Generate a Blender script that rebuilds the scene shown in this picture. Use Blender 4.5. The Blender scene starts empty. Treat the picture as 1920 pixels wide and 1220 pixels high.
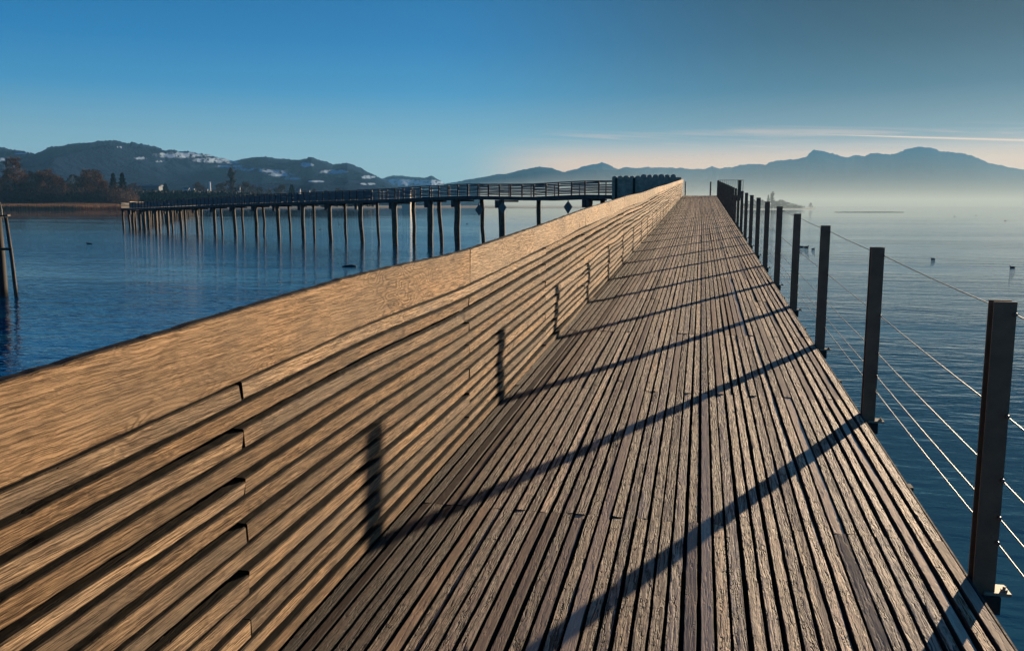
import bpy, math, random
from mathutils import Vector, Matrix, noise
R = random.Random(7)
C = bpy.context.scene.collection
rad = math.radians

# ------------------------------------------------------------------ camera model
CAMZ = 4.3
F, PSI, TH, RO = 1654.4, .2088, .1356, .002
FW = Vector((-math.sin(PSI)*math.cos(TH), math.cos(PSI)*math.cos(TH), -math.sin(TH)))
RT0 = Vector((math.cos(PSI), math.sin(PSI), 0)); UP0 = RT0.cross(FW)
RT = RT0*math.cos(RO) + UP0*math.sin(RO)
UP = -RT0*math.sin(RO) + UP0*math.cos(RO)
EYE = Vector((0, 0, CAMZ))
def ray(x, y): return RT*((x-960)/F) - UP*((y-610)/F) + FW
def at(x, y, D): return EYE + ray(x, y)*D              # D = metres ahead of the eye
def proj(P):
    d = P-EYE; z = d.dot(FW)
    return 960+F*d.dot(RT)/z, 610-F*d.dot(UP)/z
def on_water(x, y):
    d = ray(x, y); return EYE + d*(-CAMZ/d.z)
cam = bpy.data.cameras.new('camera'); co = bpy.data.objects.new('camera', cam); C.objects.link(co)
m = Matrix((RT, UP, -FW)).transposed().to_4x4(); m.translation = EYE
co.matrix_world = m
cam.sensor_fit = 'HORIZONTAL'; cam.sensor_width = 36; cam.lens = 36*F/1920
cam.clip_start = .05; cam.clip_end = 60000
S = bpy.context.scene; S.camera = co

# ------------------------------------------------------------------ helpers
class MB:
    def __init__(s): s.v = []; s.f = []; s.a = []; s.cur = 0.0
    def quadface(s, a, b, c, d):
        n = len(s.v); s.v += [a, b, c, d]; s.f.append((n, n+1, n+2, n+3)); s.a += [s.cur]*4
    def tri(s, a, b, c):
        n = len(s.v); s.v += [a, b, c]; s.f.append((n, n+1, n+2)); s.a += [s.cur]*3
    def box(s, x0, x1, y0, y1, z0, z1, slope=0.0):
        n = len(s.v)
        for z in (z0, z1):
            for x, y in ((x0, y0), (x1, y0), (x1, y1), (x0, y1)):
                s.v.append((x, y, z+slope*(y-y0)))
        s.a += [s.cur]*8
        s.f += [(n, n+3, n+2, n+1), (n+4, n+5, n+6, n+7), (n, n+1, n+5, n+4), (n+1, n+2, n+6, n+5), (n+2, n+3, n+7, n+6), (n+3, n, n+4, n+7)]
    def beam(s, p, q, w, h):                              # box between two points, w horizontal, h vertical size
        p = Vector(p); q = Vector(q); d = (q-p).normalized()
        sd = d.cross(Vector((0, 0, 1)))
        if sd.length < 1e-4: sd = Vector((1, 0, 0))
        sd.normalize(); up = sd.cross(d).normalized()
        n = len(s.v)
        for c in (p, q):
            for i, j in ((-1, -1), (1, -1), (1, 1), (-1, 1)):
                s.v.append(tuple(c+sd*(i*w/2)+up*(j*h/2)))
        s.a += [s.cur]*8
        s.f += [(n, n+1, n+2, n+3), (n+7, n+6, n+5, n+4)] + [(n+i, n+4+i, n+4+(i+1) % 4, n+(i+1) % 4) for i in range(4)]
    def tube(s, pts, rads, k=8, cap=True):
        pts = [Vector(p) for p in pts]; rings = []
        d0 = (pts[-1]-pts[0]).normalized()
        ref = Vector((0, 0, 1)) if abs(d0.z) < .9 else Vector((1, 0, 0))
        for i, p in enumerate(pts):
            d = (pts[min(i+1, len(pts)-1)]-pts[max(i-1, 0)]).normalized()
            a = d.cross(ref).normalized(); b = d.cross(a)
            n = len(s.v); rings.append(n)
            for j in range(k):
                t = 2*math.pi*j/k
                s.v.append(tuple(p+(a*math.cos(t)+b*math.sin(t))*rads[i]))
            s.a += [s.cur]*k
        for i in range(len(pts)-1):
            for j in range(k):
                s.f.append((rings[i]+j, rings[i]+(j+1) % k, rings[i+1]+(j+1) % k, rings[i+1]+j))
        if cap:
            s.f.append(tuple(rings[0]+j for j in range(k))[::-1]); s.f.append(tuple(rings[-1]+j for j in range(k)))
    def build(s, name, mat, parent=None, smooth=False, attr=None):
        me = bpy.data.meshes.new(name); me.from_pydata([tuple(v) for v in s.v], [], s.f); me.update()
        if attr:
            at_ = me.attributes.new(attr, 'FLOAT', 'POINT'); at_.data.foreach_set('value', s.a)
        me.materials.append(mat)
        if smooth: me.polygons.foreach_set('use_smooth', [True]*len(me.polygons))
        o = bpy.data.objects.new(name, me); C.objects.link(o)
        if parent:
            o.parent = parent; o.matrix_parent_inverse = Matrix.Translation(-parent.location)
        return o
def tag(o, label=None, cat=None, group=None, kind=None):
    if label: o['label'] = label
    if cat: o['category'] = cat
    if group: o['group'] = group
    if kind: o['kind'] = kind
    return o
def empty(name, loc=(0, 0, 0), rz=0):
    o = bpy.data.objects.new(name, None); o.location = loc; o.rotation_euler = (0, 0, rz); C.objects.link(o); return o
def copy_tree(o, parent=None):
    c = o.copy(); C.objects.link(c)
    if parent: c.parent = parent
    for ch in list(o.children): copy_tree(ch, c)
    return c

# ------------------------------------------------------------------ node helper
class NT:
    def __init__(s, tree): s.t = tree; s.n = tree.nodes; s.l = tree.links
    def add(s, kind, ins=None, **kw):
        nd = s.n.new(kind)
        for k, v in kw.items(): setattr(nd, k, v)
        for k, v in (ins or {}).items(): s.set(nd.inputs[k], v)
        return nd
    def set(s, sock, v):
        if isinstance(v, bpy.types.NodeSocket): s.l.new(v, sock)
        elif isinstance(v, bpy.types.Node): s.l.new(v.outputs[0], sock)
        else: sock.default_value = v
    def math(s, op, a, b=None, c=None, clamp=False):
        nd = s.n.new('ShaderNodeMath'); nd.operation = op; nd.use_clamp = clamp
        s.set(nd.inputs[0], a)
        if b is not None: s.set(nd.inputs[1], b)
        if c is not None: s.set(nd.inputs[2], c)
        return nd.outputs[0]
    def mix(s, fac, a, b, blend='MIX'):
        nd = s.n.new('ShaderNodeMix'); nd.data_type = 'RGBA'; nd.blend_type = blend
        s.set(nd.inputs[0], fac); s.set(nd.inputs[6], a); s.set(nd.inputs[7], b); return nd.outputs[2]
    def ramp(s, fac, stops, interp='LINEAR'):
        nd = s.n.new('ShaderNodeValToRGB'); s.set(nd.inputs[0], fac); cr = nd.color_ramp; cr.interpolation = interp
        while len(cr.elements) < len(stops): cr.elements.new(.5)
        for e, (p, c) in zip(cr.elements, stops):
            e.position = p; e.color = (c, c, c, 1) if not hasattr(c, '__len__') else (*c, 1)
        return nd.outputs[0]
    def rng(s, v, a, b, c=0., d=1., smooth=False):
        nd = s.n.new('ShaderNodeMapRange'); nd.clamp = True
        if smooth: nd.interpolation_type = 'SMOOTHSTEP'
        for i, q in enumerate((v, a, b, c, d)): s.set(nd.inputs[i], q)
        return nd.outputs[0]
    def noise(s, vec, scale, detail=4, rough=.55, dist=0., dim='3D'):
        nd = s.add('ShaderNodeTexNoise', {'Vector': vec, 'Scale': scale, 'Detail': detail, 'Roughness': rough, 'Distortion': dist})
        return nd.outputs[0]
    def mapv(s, vec, scale=(1, 1, 1), loc=(0, 0, 0), rot=(0, 0, 0)):
        return s.add('ShaderNodeMapping', {'Vector': vec, 'Scale': scale, 'Location': loc, 'Rotation': rot}).outputs[0]
def material(name, rough=.7):
    mt = bpy.data.materials.new(name); mt.use_nodes = True; t = NT(mt.node_tree)
    b = t.n['Principled BSDF']; b.inputs['Roughness'].default_value = rough
    return mt, t, b
def simple(name, c, rough=.7, var=.35, scale=2., metal=0., bump=0.):
    mt, t, b = material(name, rough)
    co_ = t.add('ShaderNodeTexCoord').outputs['Object']
    nz = t.noise(co_, scale, 5, .6)
    t.set(b.inputs['Base Color'], t.mix(t.rng(nz, .3, .7), (*[x*(1-var) for x in c], 1), (*[min(1, x*(1+var)) for x in c], 1)))
    b.inputs['Metallic'].default_value = metal
    if bump:
        bp = t.add('ShaderNodeBump', {'Height': nz, 'Strength': bump, 'Distance': .01}); t.set(b.inputs['Normal'], bp)
    return mt

# ------------------------------------------------------------------ light
SUN_AZ = math.atan(1/2.07); SUN_EL = rad(7.6)           # azimuth east of +Y (the walkway's axis)
sd = Vector((math.sin(SUN_AZ)*math.cos(SUN_EL), math.cos(SUN_AZ)*math.cos(SUN_EL), math.sin(SUN_EL)))
sl = bpy.data.lights.new('sun', 'SUN'); sl.energy = 5.0; sl.angle = rad(.5); sl.color = (1, .78, .54)
so = bpy.data.objects.new('sun', sl); C.objects.link(so); so.rotation_euler = sd.to_track_quat('Z', 'Y').to_euler()
so.location = (20, 40, 30)
EXPO = 1.25
W = bpy.data.worlds.new('World'); S.world = W; W.use_nodes = True; t = NT(W.node_tree)
bg = t.n['Background']
sky = t.add('ShaderNodeTexSky', sky_type='NISHITA'); sky.sun_disc = False
sky.sun_elevation = SUN_EL; sky.sun_rotation = SUN_AZ; sky.air_density = 1.0; sky.dust_density = .5; sky.ozone_density = 3
gen = t.add('ShaderNodeTexCoord').outputs['Generated']
sep = t.add('ShaderNodeSeparateXYZ', {0: gen}); X, Y, Z = sep.outputs
hl = t.math('SQRT', t.math('MAXIMUM', t.math('ADD', t.math('MULTIPLY', X, X), t.math('MULTIPLY', Y, Y)), 1e-6))
cosaz = t.math('DIVIDE', t.math('ADD', t.math('MULTIPLY', X, math.sin(SUN_AZ)), t.math('MULTIPLY', Y, math.cos(SUN_AZ))), hl)
def lin(r, g, b):
    return tuple((x/255/12.92 if x <= 10 else ((x/255+.055)/1.055)**2.4)/2**EXPO for x in (r, g, b))
left = t.ramp(Z, [(0., lin(150, 180, 186)), (.035, lin(148, 178, 184)), (.07, lin(122, 168, 186)), (.12, lin(54, 140, 188)), (.17, lin(14, 118, 178)), (.225, lin(0, 104, 164)), (.35, lin(0, 84, 142)), (.6, lin(8, 78, 142)), (1., lin(14, 74, 138))])
right = t.ramp(Z, [(0., lin(205, 195, 175)), (.035, lin(195, 188, 168)), (.07, lin(128, 140, 142)), (.12, lin(56, 92, 112)), (.17, lin(28, 60, 80)), (.225, lin(12, 36, 54)), (.35, lin(66, 96, 116)), (.6, lin(36, 88, 132)), (1., lin(14, 74, 138))])
azf = t.rng(cosaz, .72, 1.0, 0, 1, smooth=True)
col = t.mix(azf, left, right)
# warm band low in the sun's quarter
warm = t.math('MULTIPLY', t.rng(cosaz, .75, .84, 0, 1, True), t.math('MULTIPLY', t.rng(Z, .005, .02, 0, 1, True), t.rng(Z, .040, .078, 1, 0, True)))
col = t.mix(t.math('MULTIPLY', warm, .9), col, (*[q*1.05 for q in lin(250, 200, 155)], 1))
# thin streaks of high cloud
az = t.math('ARCTAN2', X, Y)
cv = t.add('ShaderNodeCombineXYZ', {0: t.math('MULTIPLY', az, 3.0), 1: t.math('ADD', t.math('MULTIPLY', Z, 75.), t.math('MULTIPLY', az, 3.5)), 2: 0.}).outputs[0]
st = t.rng(t.noise(cv, 1.3, 5, .55, .4), .50, .72, 0, 1, True)
st = t.math('MULTIPLY', st, t.math('MULTIPLY', t.rng(Z, .02, .045, 0, 1, True), t.rng(Z, .066, .092, 1, 0, True)))
st = t.math('MULTIPLY', st, t.rng(cosaz, .74, .92, 0, 1, True))
col = t.mix(t.math('MULTIPLY', st, .8), col, (*[q*.95 for q in lin(248, 208, 178)], 1))
# one long contrail-like streak
ln = t.math('SUBTRACT', Z, t.math('ADD', .0758, t.math('MULTIPLY', t.math('SUBTRACT', az, .09), -.060)))
ln = t.math('ABSOLUTE', t.math('ADD', ln, t.math('MULTIPLY', t.math('SUBTRACT', t.noise(cv, .6, 3), .5), .004)))
wd = t.rng(az, .1, .35, .0008, .0018)
ln = t.math('MULTIPLY', t.rng(ln, 0, wd, 1, 0, True), t.rng(az, .09, .2, 0, 1, True))
col = t.mix(t.math('MULTIPLY', ln, .95), col, (*[q*1.05 for q in lin(255, 212, 172)], 1))
nis = t.mix(1., sky.outputs[0], (.1, .1, .1, 1), 'MULTIPLY')
nis.node.blend_type = 'MULTIPLY'
col = t.mix(.015, col, nis)
t.set(bg.inputs[0], col); bg.inputs[1].default_value = 1.0

# ------------------------------------------------------------------ wood
def wood(name, dark, light, grey, axis_scale, bump, rough, crack=.5, dirt=False, smoothb=False, figure=0., deep=1., spec=.35, wav=1.):
    mt, t, b = material(name, rough)
    oc = t.add('ShaderNodeTexCoord').outputs['Object']
    rnd = t.add('ShaderNodeAttribute', attribute_name='rnd').outputs['Fac']
    off = t.add('ShaderNodeCombineXYZ', {0: t.math('MULTIPLY', rnd, 37.), 1: t.math('MULTIPLY', rnd, 91.), 2: t.math('MULTIPLY', rnd, 53.)}).outputs[0]
    v = t.add('ShaderNodeVectorMath', {0: oc, 1: off}, operation='ADD').outputs[0]
    # slow wander of the grain
    wn = t.add('ShaderNodeTexNoise', {'Vector': t.mapv(v, (9, 1.6, 9)), 'Scale': 1., 'Detail': 3., 'Roughness': .5}).outputs[1]
    wv = t.add('ShaderNodeVectorMath', {0: wn, 1: (.5, .5, .5)}, operation='SUBTRACT').outputs[0]
    wv = t.add('ShaderNodeVectorMath', {0: wv, 1: (.028*wav, .0, .028*wav)}, operation='MULTIPLY').outputs[0]
    wv2 = t.add('ShaderNodeTexNoise', {'Vector': t.mapv(v, (22, 22, 22)), 'Scale': 1., 'Detail': 2., 'Roughness': .5}).outputs[1]
    wv2 = t.add('ShaderNodeVectorMath', {0: wv2, 1: (.5, .5, .5)}, operation='SUBTRACT').outputs[0]
    wv2 = t.add('ShaderNodeVectorMath', {0: wv2, 1: (.011*wav, .0, .011*wav)}, operation='MULTIPLY').outputs[0]
    v2 = t.add('ShaderNodeVectorMath', {0: v, 1: wv}, operation='ADD').outputs[0]
    v2 = t.add('ShaderNodeVectorMath', {0: v2, 1: wv2}, operation='ADD').outputs[0]
    a, l = axis_scale
    fine = t.noise(t.mapv(v2, (a, l, a)), 1., 6, .62)
    med = t.noise(t.mapv(v2, (a*.34, l*.4, a*.34)), 1., 4, .55)
    cr = t.rng(t.math('ABSOLUTE', t.math('SUBTRACT', t.noise(t.mapv(v2, (a*.55, l*.28, a*.55)), 1., 2, .45), .5)), 0., .055, 0, 1)
    big = t.noise(t.mapv(v, (2, .9, 3)), 1.5, 4, .6)
    knot = t.rng(t.noise(t.mapv(v, (9, 3.2, 9)), 1., 2, .5), .66, .76, 0, 1, True)
    c = t.mix(t.rng(fine, .38, .62), (*dark, 1), (*light, 1))
    c = t.mix(t.math('MULTIPLY', t.rng(big, .38, .64), .75), c, (*grey, 1))
    c = t.mix(t.math('MULTIPLY', t.rng(med, .55, .72), .35), c, (*[x*.5 for x in dark], 1))
    if figure:
        wz = t.noise(t.mapv(v, (1, 1.7, 7)), 1., 2, .5)
        rings = t.math('SINE', t.math('ADD', t.math('MULTIPLY', wz, 190.), t.math('MULTIPLY', fine, 7.)))
        c = t.mix(t.math('MULTIPLY', t.rng(rings, -.2, 1.), t.math('MULTIPLY', t.rng(t.noise(v, .9, 3), .42, .62), figure)), c, (*[x*.62 for x in dark], 1))
    if crack:
        c = t.mix(t.math('MULTIPLY', t.math('SUBTRACT', 1., cr), crack), c, (*[x*.28 for x in dark], 1))
    c = t.mix(t.math('MULTIPLY', knot, .75), c, (*[x*.3 for x in dark], 1))
    # each board has its own tone
    tone = t.math('ADD', .60, t.math('MULTIPLY', t.math('FRACT', t.math('MULTIPLY', rnd, 17.31)), .68))
    if smoothb:
        sm = t.math('GREATER_THAN', t.math('FRACT', t.math('MULTIPLY', rnd, 7.77)), .80)
        c = t.mix(t.math('MULTIPLY', sm, .8), c, t.mix(fine, (.42, .295, .19, 1), (.58, .42, .28, 1)))
    warmth = t.rng(t.math('FRACT', t.math('MULTIPLY', rnd, 41.7)), .5, 1., 0, .5)
    c = t.mix(warmth, c, t.mix(1., c, (1.12, .93, .70, 1), 'MULTIPLY'))
    cc = t.add('ShaderNodeCombineXYZ', {0: tone, 1: tone, 2: tone}).outputs[0]
    c = t.mix(1., c, cc, 'MULTIPLY')
    sx, sy, sz = t.add('ShaderNodeSeparateXYZ', {0: oc}).outputs
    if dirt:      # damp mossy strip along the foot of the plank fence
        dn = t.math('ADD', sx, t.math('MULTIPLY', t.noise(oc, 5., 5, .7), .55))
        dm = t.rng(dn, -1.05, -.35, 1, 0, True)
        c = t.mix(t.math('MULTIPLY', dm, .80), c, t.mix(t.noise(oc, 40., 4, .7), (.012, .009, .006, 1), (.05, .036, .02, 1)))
    if True:      # grimy narrow sides, darkened in the colour to stand for shade in gaps
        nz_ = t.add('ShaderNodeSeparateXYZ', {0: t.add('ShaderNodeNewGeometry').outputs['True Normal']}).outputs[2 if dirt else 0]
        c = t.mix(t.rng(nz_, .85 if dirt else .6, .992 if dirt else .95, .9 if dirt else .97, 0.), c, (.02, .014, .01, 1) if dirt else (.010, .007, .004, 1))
    t.set(b.inputs['Base Color'], c)
    h = t.math('ADD', t.math('MULTIPLY', fine, .55), t.math('ADD', t.math('MULTIPLY', cr, crack*1.1), t.math('MULTIPLY', med, .9)))
    h = t.math('SUBTRACT', h, t.math('MULTIPLY', knot, .6))
    if dirt: h = t.math('ADD', h, t.math('MULTIPLY', t.math('MULTIPLY', dm, t.noise(oc, 70., 5, .75)), 1.2))
    bs = bump
    if smoothb:
        bs = t.math('SUBTRACT', bump, t.math('MULTIPLY', sm, bump*.72))
        t.set(b.inputs['Roughness'], t.math('SUBTRACT', rough, t.math('MULTIPLY', sm, -.08)))
    bp = t.add('ShaderNodeBump', {'Height': h, 'Strength': bs, 'Distance': .006*deep}); t.set(b.inputs['Normal'], bp)
    b.inputs['Specular IOR Level'].default_value = spec
    return mt
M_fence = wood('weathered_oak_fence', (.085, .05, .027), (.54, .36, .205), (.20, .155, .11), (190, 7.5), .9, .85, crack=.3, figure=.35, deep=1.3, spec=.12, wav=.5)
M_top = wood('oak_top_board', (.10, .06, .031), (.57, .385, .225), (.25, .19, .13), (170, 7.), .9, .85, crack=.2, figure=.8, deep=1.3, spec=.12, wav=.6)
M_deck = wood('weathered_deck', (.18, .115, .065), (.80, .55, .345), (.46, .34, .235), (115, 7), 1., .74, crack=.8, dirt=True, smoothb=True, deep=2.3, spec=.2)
M_dark = simple('dark_wet_timber', (.028, .021, .015), .8, .4, 12, bump=.4)
M_bridge = simple('tarred_bridge_timber', (.035, .036, .04), .75, .35, 3)
M_panel = simple('sky_tinted_railing_boards', (.06, .075, .09), .6, .25, 3)  # blue grey base colour stands for sky reflected in the panels
M_pile = simple('oak_pile', (.085, .06, .04), .8, .5, 2.5, bump=.3)
M_steel = simple('bronze_brown_steel', (.17, .105, .06), .5, .25, 9)
M_steel.node_tree.nodes['Principled BSDF'].inputs['Metallic'].default_value = .15
M_cable = simple('stainless_cable', (.22, .205, .18), .55, .1, 9, metal=1.)
M_zinc = simple('galvanised_plate', (.30, .25, .17), .6, .25, 30, metal=.3)

# ------------------------------------------------------------------ boardwalk
SL = .0339; YE = 68.0; DZ0 = CAMZ-1.58
def dz(y): return DZ0+SL*min(y, YE)
XL, XR = -1.336, 1.088
def tri_noise(x, s): return noise.noise(Vector((x, s*7.3, s*3.1)))
bw = tag(empty('boardwalk'), 'weathered timber boardwalk running uphill over the lake', None, None, 'structure')
NP = 43; PW = (XR-XL+.065)/NP
d = MB()
JOINT = 2.48
def plank(mb, xc, w, ya, yb, top, thick, amp, step, s):
    mb.cur = R.random()
    n = max(1, int((yb-ya)/step)); base = len(mb.v)
    zo = R.uniform(-.003, .003); tl = R.uniform(-.0025, .0025)
    for i in range(n+1):
        y = ya+(yb-ya)*i/n
        e1 = tri_noise(y*6, s)*amp + tri_noise(y*22, s+.3)*amp*.5; e2 = tri_noise(y*6, s+.5)*amp + tri_noise(y*22, s+.8)*amp*.5
        zz = top(y)+zo+tri_noise(y*1.5, s+.2)*.0025
        xa = xc-w/2+e1; xb = xc+w/2+e2; cz = .0025
        for x, z in ((xa+.0022, zz-tl), (xb-.0022, zz+tl), (xb, zz-cz), (xb, zz-thick), (xa, zz-thick), (xa, zz-cz)):
            mb.v.append((x, y, z))
        mb.a += [mb.cur]*6
    for i in range(n):
        a = base+i*6; b = a+6
        for j in range(6):
            k = (j+1) % 6; mb.f.append((a+j, a+k, b+k, b+j))
    mb.f.append(tuple(base+j for j in range(6))); e = base+n*6; mb.f.append(tuple(e+5-j for j in range(6)))
for i in range(NP):
    xc = XL-.075+PW*(i+.5)+R.uniform(-.0018, .0018)
    y = -4+JOINT*(i % 2)+R.choice((0, 0, JOINT)); w = PW-.0135+R.uniform(-.005, .005)
    k0 = 3.616-JOINT*3+.37
    y = k0+JOINT*(i % 2)-JOINT
    while y < YE+4.2:
        L = JOINT*2 if R.random() < .8 else JOINT
        if R.random() < .14: L = R.uniform(.6, 2.2)
        e = y+L
        # snap back on to the joint grid now and then
        if R.random() < .8: e = k0+JOINT*round((e-k0)/JOINT)
        if e-y < .3: e += JOINT
        e = min(e, YE+4.3)
        near = y < 14
        plank(d, xc+R.uniform(-.0015, .0015), w, y+.003, e-.003, dz, .045, .0022 if near else .0015, .045 if y < 9 else (.12 if near else .6), i+y*.37)
        y = e
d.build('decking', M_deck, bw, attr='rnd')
et = MB(); et.box(XR-.008, XR-.0005, -4, YE-.3, dz(-4)-.06, dz(-4)-.004, SL); et.build('edge_darkening_strip', M_dark, bw)  # dark strip added over the plank side to hide its sunlit glare
POSTS = [3.635+2.48*n for n in range(-1, 27)]
for n, y in enumerate([3.616+1.24*k for k in range(-4, 55)]):
    if y > YE+4: break
    ov = .10 if n % 2 == 0 else .05
    bm_ = MB(); z = dz(y)-.052; x0 = XL-.28; x1 = XR+ov
    bm_.box(x0, x1, y-.035, y+.035, z-.07, z, 0)
    bm_.build('cross_beam', M_dark, bw)
for x in [-1.24+.305*k for k in range(8)]:
    g = MB(); g.box(x-.148, x+.148, -4, YE, dz(-4)-.42, dz(-4)-.126, SL); g.build('gap_backing_stringer', M_dark, bw)  # widened and multiplied into a dark backing so plank gaps read black
for y in [k*7.44+1.1 for k in range(0, 10)]:
    for x in (-1.0, .85):
        p = MB(); p.tube([(x, y, -2), (x, y, dz(y)-.45)], [.16, .14], 10); p.build('pile', M_pile, bw, smooth=True)
# summit platform
pz = dz(YE)
p = MB(); p.box(XR+.012, 2.75, YE-.2, YE+4.2, pz-.06, pz-.002); p.box(-6.6, XL-.012, YE+.3, YE+4.2, pz-.06, pz-.002)
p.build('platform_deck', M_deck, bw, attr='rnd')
p = MB(); p.box(XR+.05, 2.8, YE-.28, YE-.202, pz-.38, pz+.02); p.box(2.752, 2.83, YE-.2, YE+4.2, pz-.38, pz+.02); p.box(-6.7, 2.83, YE+4.31, YE+4.42, pz-.38, pz+.02)
p.box(-6.7, XL-.1, YE+.2, YE+.298, pz-.45, pz+.02)
p.build('platform_fascia', M_dark, bw)
for x, y in ((-5.9, YE+1), (-5.9, YE+3.5), (2.3, YE+.5), (2.3, YE+3.5)):
    p = MB(); p.tube([(x, y, -2), (x, y, pz-.3)], [.18, .16], 10); p.build('pile', M_pile, bw, smooth=True)

# ------------------------------------------------------------------ plank fence
fence = tag(empty('plank_fence', (XL, 0, DZ0)), 'long sunlit fence of wavy weathered oak planks on the left of the boardwalk', 'fence')
HT = [(-4, 1.185), (1.4, 1.185), (3.1, 1.190), (5.08, 1.148), (7.1, 1.156), (10.6, 1.18), (16.4, 1.19), (21, 1.165), (28, 1.19), (35, 1.182), (48, 1.2), (62, 1.21), (90, 1.21)]
def fh(y):
    for (a, p), (b, q) in zip(HT, HT[1:]):
        if y <= b:
            u = (y-a)/(b-a); u = u*u*(3-2*u); return p+(q-p)*u
    return 1.2
def board(mb, ya, yb, zf, xf, th, step, rough, s):
    """a plank seen edge-on: zf(y) -> (bottom, top) above the deck, xf(y) -> face offset"""
    mb.cur = R.random(); n = max(1, int((yb-ya)/step)); base = len(mb.v)
    tilt = R.uniform(-.004, .003)
    for i in range(n+1):
        y = ya+(yb-ya)*i/n; b, t_ = zf(y); x = xf(y)
        b += (tri_noise(y*9, s)*.5+tri_noise(y*31, s+.2)*.35)*rough; t_ += (tri_noise(y*9, s+.6)*.5+tri_noise(y*31, s+.9)*.35)*rough
        z0 = dz(y); c = .0035
        for xx, zz in ((x+tilt-.003, z0+b), (x+tilt, z0+b+c), (x-tilt, z0+t_-c), (x-tilt-.004, z0+t_), (x-th, z0+t_), (x-th, z0+b)):
            mb.v.append((xx, y, zz))
        mb.a += [mb.cur]*6
    for i in range(n):
        a = base+i*6; b_ = a+6
        for k in range(6):
            q = (k+1) % 6; mb.f.append((a+k, b_+k, b_+q, a+q))
    mb.f.append(tuple(base+5-k for k in range(6))); e = base+n*6; mb.f.append(tuple(e+k for k in range(6)))
L5 = 5.40; JA = 2.39; JB = 5.09
top = MB(); y = JB-2*L5
while y < YE+.3:
    e = min(y+L5, YE+.3); s = R.random()*50
    wob = R.uniform(-.006, .006)
    board(top, y+.006, e-.006, lambda q: (fh(q)-.208+tri_noise(q*.55, 3.)*.012, fh(q)+wob*((q-y)/L5-.5)*.5), lambda q: XL+.004+tri_noise(q*.6, 1.)*.008, .034, .03 if y < 6 else .12, .006, s)
    y = e
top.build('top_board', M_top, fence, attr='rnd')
NB = 13; Z0 = -.002
slat = MB()
def edge(k, q):     # shared wavy line between row k-1 and row k
    tot = fh(q)-.208-Z0
    amp = .011+.024*min(1, max(0, (q-5)/5))
    return Z0+tot*k/NB+tri_noise(q*.42+k*1.7, k*.9+5)*amp*math.sin(math.pi*k/NB+.15)+tri_noise(q*.11, k+40.)*.008
for k in range(NB):
    top_row = NB-1-k
    y = (JA if top_row % 2 == 0 else JB)-2*L5
    while y < YE+.3:
        e = min(y+L5, YE+.3); s = R.random()*90
        gb = R.uniform(.006, .011); gt = R.uniform(.008, .013)
        xo = R.uniform(-.003, .003); bow = R.uniform(-.003, .003); drop = R.uniform(-.006, .008); end = R.uniform(-.012, .0)
        def zf(q, y=y, k=k, gb=gb, gt=gt, drop=drop, end=end):
            u = (q-y)/L5; bend = drop*math.sin(math.pi*u)+end*max(0, (u-.72)/.28)**2
            wide = .0025*min(1, max(0, (q-5)/3)); gb_, gt_ = gb+wide, gt+wide
            lo = edge(k, q)+gb_+(bend if k else 0); hi = edge(k+1, q)-gt_+bend
            return lo, hi
        def xf(q, y=y, xo=xo, bow=bow, k=k):
            u = (q-y)/L5
            return XL-.006+xo+bow*math.sin(2*math.pi*u)+tri_noise(q*.9, k+.5)*(.0025+.014*min(1, max(0, (q-5)/4)))
        board(slat, y+.004, e-.004, zf, xf, .036, .035 if y < 6 else .12, .004, s)
        y = e
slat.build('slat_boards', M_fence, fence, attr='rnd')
out = MB(); xo_ = XL-.15  # dark outer layer added behind the slats so their gaps look shadowed
for k in range(9):
    y = (JA if k % 2 else JB)-2*L5
    while y < YE+.3:
        e = min(y+L5, YE+.3)
        board(out, y+.003, e-.003, lambda q, k=k: (-.25+(fh(q)+.12)*k/9+.004, -.25+(fh(q)+.12)*(k+1)/9-.004), lambda q: xo_+.0, .026, .2, .003, R.random()*90); y = e
out.build('gap_backing_boards', M_dark, fence, attr='rnd')
for y in [JA+2.7*k for k in range(-2, 26)]:
    if y > YE: break
    p = MB(); p.box(xo_+.004, XL-.055, y-.045, y+.045, dz(y)-.3, dz(y)+fh(y)-.06); p.build('fence_post', M_dark, fence)

# ------------------------------------------------------------------ cable railing
rail = tag(empty('cable_railing', (XR, 0, DZ0)), 'dark steel posts strung with thin cables along the right edge of the boardwalk', 'railing')
PH = 1.107; PX = XR+.041
CH = (1.055, .665, .415, .265, .165)
def ipost(x, y, z0, h):
    mb = MB(); w, dp, tf, tw = .080, .07, .007, .008
    mb.box(x-w/2, x+w/2, y-dp/2, y-dp/2+tf, z0-.22, z0+h)
    mb.box(x-w/2, x+w/2, y+dp/2-tf, y+dp/2, z0-.22, z0+h+.0)
    mb.box(x-tw/2, x+tw/2, y-dp/2+tf+.0005, y+dp/2-tf-.0005, z0-.22, z0+h-.004)
    return mb
for y in POSTS:
    if y > YE+.1: break
    z = dz(y); o = ipost(PX, y, z, PH+R.uniform(-.006, .006)).build('railing_post', M_steel, rail)
    bp = MB(); bp.box(PX-.0, PX+.098, y-.045, y+.045, z-.05, z-.038)
    pb = bp.build('base_plate', M_zinc, o)
    bl = MB(); bl.tube([(PX+.078, y-.02, z-.038), (PX+.078, y-.02, z-.028)], [.013, .013], 6); bl.tube([(PX+.078, y-.02, z-.028), (PX+.078, y-.02, z-.018)], [.006, .006], 8)
    bl.build('bolt', M_zinc, o)
    for c in (CH if y < 26 else ()):
        ft = MB(); ft.tube([(PX+.034, y-.055, z+c), (PX+.034, y-.035, z+c)], [.006, .0075], 8)
        ft.build('cable_fitting', M_cable, o, smooth=True)
        ft = MB(); ft.tube([(PX+.018, y-.0375, z+c+.022), (PX+.018, y-.035, z+c+.022)], [.003, .003], 6)
        ft.build('screw', M_cable, o, smooth=True)
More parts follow.
